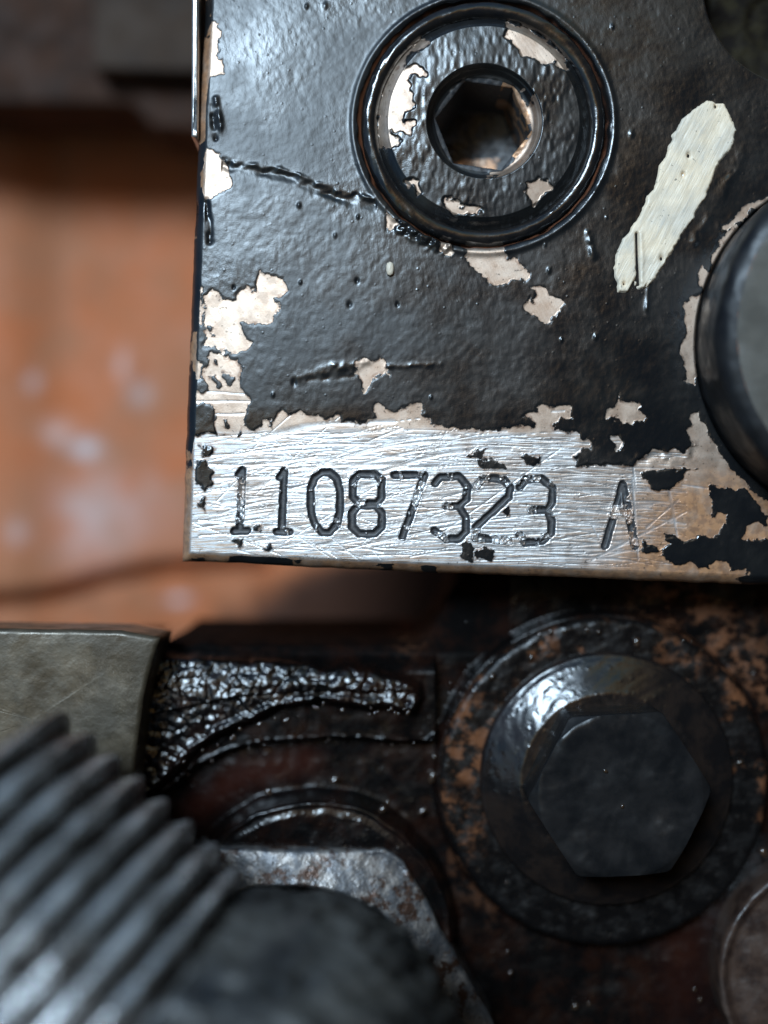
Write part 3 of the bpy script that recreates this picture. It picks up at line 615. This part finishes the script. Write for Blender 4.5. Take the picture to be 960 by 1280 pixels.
# ------------------------------------------------------------------ pale fitting ring, bracket and threaded pipe at the lower left
n = N("stained_cast_metal")
fc_ = n.mix(n.rng(n.noise(26, 5, rough=.65), .42, .6), (0.10, 0.10, 0.105), (0.22, 0.20, 0.185))
fc_ = n.mix(n.rng(n.noise(34, 5, rough=.7), .5, .6), fc_, (0.055, 0.028, 0.018))
M_fit = n.done(fc_, n.rng(n.noise(20, 3), .35, .65, .3, .5), .55, n.bump(n.noise(8, 4), 2, .8))
qx, qy = un(360, 1294, -60)
nN = 720; th = np.linspace(0, 2 * math.pi, nN, endpoint=False); RN = 276.0
hn = RN * math.cos(math.pi / 6) / np.cos((th - math.radians(-1) + math.pi / 6 - math.pi / 6) % (math.pi / 3) - math.pi / 6)
hn = np.minimum(hn, RN * .97); rows = []
def nrow(r, z): rows.append(np.stack([np.cos(th) * r, np.sin(th) * r, z + fbm(np.cos(th) * r, np.sin(th) * r, 30, 3, 26) * 2], -1))
for z in np.linspace(-135, -66, 8): nrow(hn, np.full(nN, z))
for t in np.linspace(0, 1, 16)[1:]:
    r = hn * (1 - t) + 200 * t; nrow(r, -62 + 15 * t - np.maximum(0, hn - 240) * .3 * (1 - t))
for t in np.linspace(0, 1, 10)[1:]: nrow(np.full(nN, 200 - 14 * t), np.full(nN, -47 - 30 * t * t))
nrow(np.full(nN, 186.0), np.full(nN, -90.0)); nrow(np.full(nN, 180.0), np.full(nN, -135.0))
V = np.concatenate(rows); V[:, 0] += qx; V[:, 1] += qy; V[:, :2] += fbm(V[:, 0], V[:, 1], 40, 2, 27)[:, None] * 3
tag(mesh("hexagon_nut", V, gridfaces(len(rows), nN, closed=True), M_fit, None, (qx, qy, -135)), "stained pale hexagon nut behind the dark end of the threaded pipe", "nut")

br = slab("bracket", [(-420,780),(150,788),(200,797),(190,830),(180,870),(172,930),(166,985),(160,1060),(-420,1060)], -110, -8, M_olive, None, 7, 6, .6)
tag(br, "olive grey metal bracket behind the threaded pipe at the left", "bracket")

ax = Vector((0.75, -0.66, 0.06)).normalized()
ZR = 230
s0 = un(190, 992, ZR); f = (D - ZR) / D
rad = 222.0
nrm2 = Vector((0.66, 0.75, 0)).normalized()
base = (s0[0] - nrm2.x * rad, s0[1] - nrm2.y * rad, ZR)
n = N("dull_threaded_steel")
tcx = n.mix(n.rng(n.noise(40, 4), .35, .65), (0.30, 0.29, 0.28), (0.68, 0.69, 0.70))
tcx = n.mix(n.attr('root'), tcx, (0.03, 0.025, 0.022))
M_thr = n.done(tcx, n.rng(n.noise(45, 3), .35, .65, .2, .42), .8, n.bump(n.noise(9, 4), 2.5, .8))
M_hose = mat_oily("dull_grey_collar", (0.010, 0.010, 0.010), (0.050, 0.048, 0.044), 110, (.35, .6), 6, 30)
pitch = 37.0; nT = 300; th = np.linspace(0, 2 * math.pi, nT, endpoint=False)
ssn = np.arange(-152, 152, 2.5)
S, T = np.meshgrid(ssn, th, indexing='ij')
ph = ((S / pitch + T / (2 * math.pi)) % 1.0)
rr_ = rad - 2 - 17 * (.5 + .5 * np.cos(2 * math.pi * ph)) ** .85 + fbm(S, T * rad, 60, 2, 41) * 4
rr_ = np.minimum(rr_, np.interp(S, [-152, -150, -128], [2, 178, 240]))
rr_ = np.where(S > 100, rr_ - (S - 100) * .12, rr_)
q = np.array(Vector((0, 0, 1)).rotation_difference(ax).to_matrix())
V = np.stack([np.cos(T) * rr_, np.sin(T) * rr_, S], -1).reshape(-1, 3) @ q.T + np.array(base)
pipe = thing("threaded_pipe", "thick blurred threaded pipe running in from the lower left corner", "threaded pipe", base)
mesh("screw_thread", V, gridfaces(len(ssn), nT, closed=True)[:, ::-1], M_thr, pipe, base, {'root': sst((.5 + .5 * np.cos(2 * math.pi * ph) - .45 + fbm(S, T * rad, 30, 2, 43) * .4) / .3)})
V, F = lathe(dens([(150, 140), (205, 146), (222, 165), (238, 190), (262, 215), (278, 250), (284, 300), (276, 360), (250, 420), (212, 462), (120, 480), (1, 482)], 8), 240, rough=20, seed=42, axis=ax, base=base)
mesh("pipe_collar", V, F, M_hose, pipe, base)

# ------------------------------------------------------------------ oil droplets and paint crumbs
def blobs(name, spots, mat, label, cat, squash=.6):
    VV, FF = [], []; off = 0
    for (x, y, z, r, e) in spots:
        X, Yc = un(x, y, z); m, k = 10, 7; a0 = random.uniform(0, 3)
        for i in range(k):
            p = math.pi * (i + .02) / (k - 1 + .04)
            for j in range(m):
                t = 2 * math.pi * j / m; u_ = math.sin(p) * math.cos(t) * r * e; v_ = math.sin(p) * math.sin(t) * r * (1 + .2 * math.sin(2 * t + a0))
                VV.append((X + u_ * math.cos(a0) - v_ * math.sin(a0), Yc + u_ * math.sin(a0) + v_ * math.cos(a0), z + math.cos(p) * r * squash))
        for i in range(k - 1):
            for j in range(m): FF.append((off + i * m + j, off + (i + 1) * m + j, off + (i + 1) * m + (j + 1) % m, off + i * m + (j + 1) % m))
        off += m * k
    o = mesh(name, VV, FF, mat); tag(o, label, cat); o["kind"] = "stuff"; return o
n = N("clear_brown_oil"); M_oil = n.done((0.03, 0.018, 0.012), .05, 0, None, ior=1.7)
sp = [(796,803,-92,6,1.2),(664,822,-92,4,1),(615,846,-92,4,1.3),(616,958,-86,5,1.2),(674,793,-94,3,1),(540,972,-112,6,1.6),(543,946,-112,3.5,1),(566,973,-112,4,1.6),(585,945,-112,3,1),(528,1014,-112,4,2),(478,1012,-90,5,1.2),(485,1003,-90,4,1),(336,990,-92,5,1.2),(418,975,-120,5,1.5),(236,1052,-80,8,1.3),(638,1216,-120,4,1),(719,1258,-120,5,1),(736,1255,-120,3,1),(955,1066,-66,6,1.3),(757,964,21,2.5,1.4),(778,1008,21,3,1),(725,888,-52,4,1.2),(925,953,-92,3,1.6),(868,1237,-120,3,1),(875,1250,-120,3,1.4),(858,1112,-110,3,1),(634,1190,-118,3,1),(748,790,-92,3,1),(688,790,-92,4,1.1),(734,788,-92,2.5,1.6),(528,1210,-70,4,2)]
for i in range(28):
    t = random.random(); sp.append((200 + 320 * t + random.uniform(-6, 6), np.interp(200 + 320 * t, [200, 300, 400, 520], [965, 915, 885, 893]) + random.uniform(-7, 5), -66, random.uniform(1.5, 3.4), random.uniform(1, 1.6)))
for i in range(12):
    t = random.random(); x = 235 + 300 * t; sp.append((x, np.interp(x, [p[0] for p in c2[:8]], [p[1] for p in c2[:8]]) + random.uniform(-2, 2), -98, random.uniform(1, 2.2), random.uniform(1, 1.6)))
for i in range(30): sp.append((random.uniform(560, 900), random.uniform(760, 1120), -94, random.uniform(.8, 1.8), 1.2))
blobs("oil_droplets", sp, M_oil, "small oil droplets scattered over the casting and bolt", "oil droplets")
o = blobs("paint_crumb", [(487.5, 336, 3, 6, 1.5)], M_white, "small white crumb stuck on black paint below the plug", "crumb"); o["kind"] = "thing"
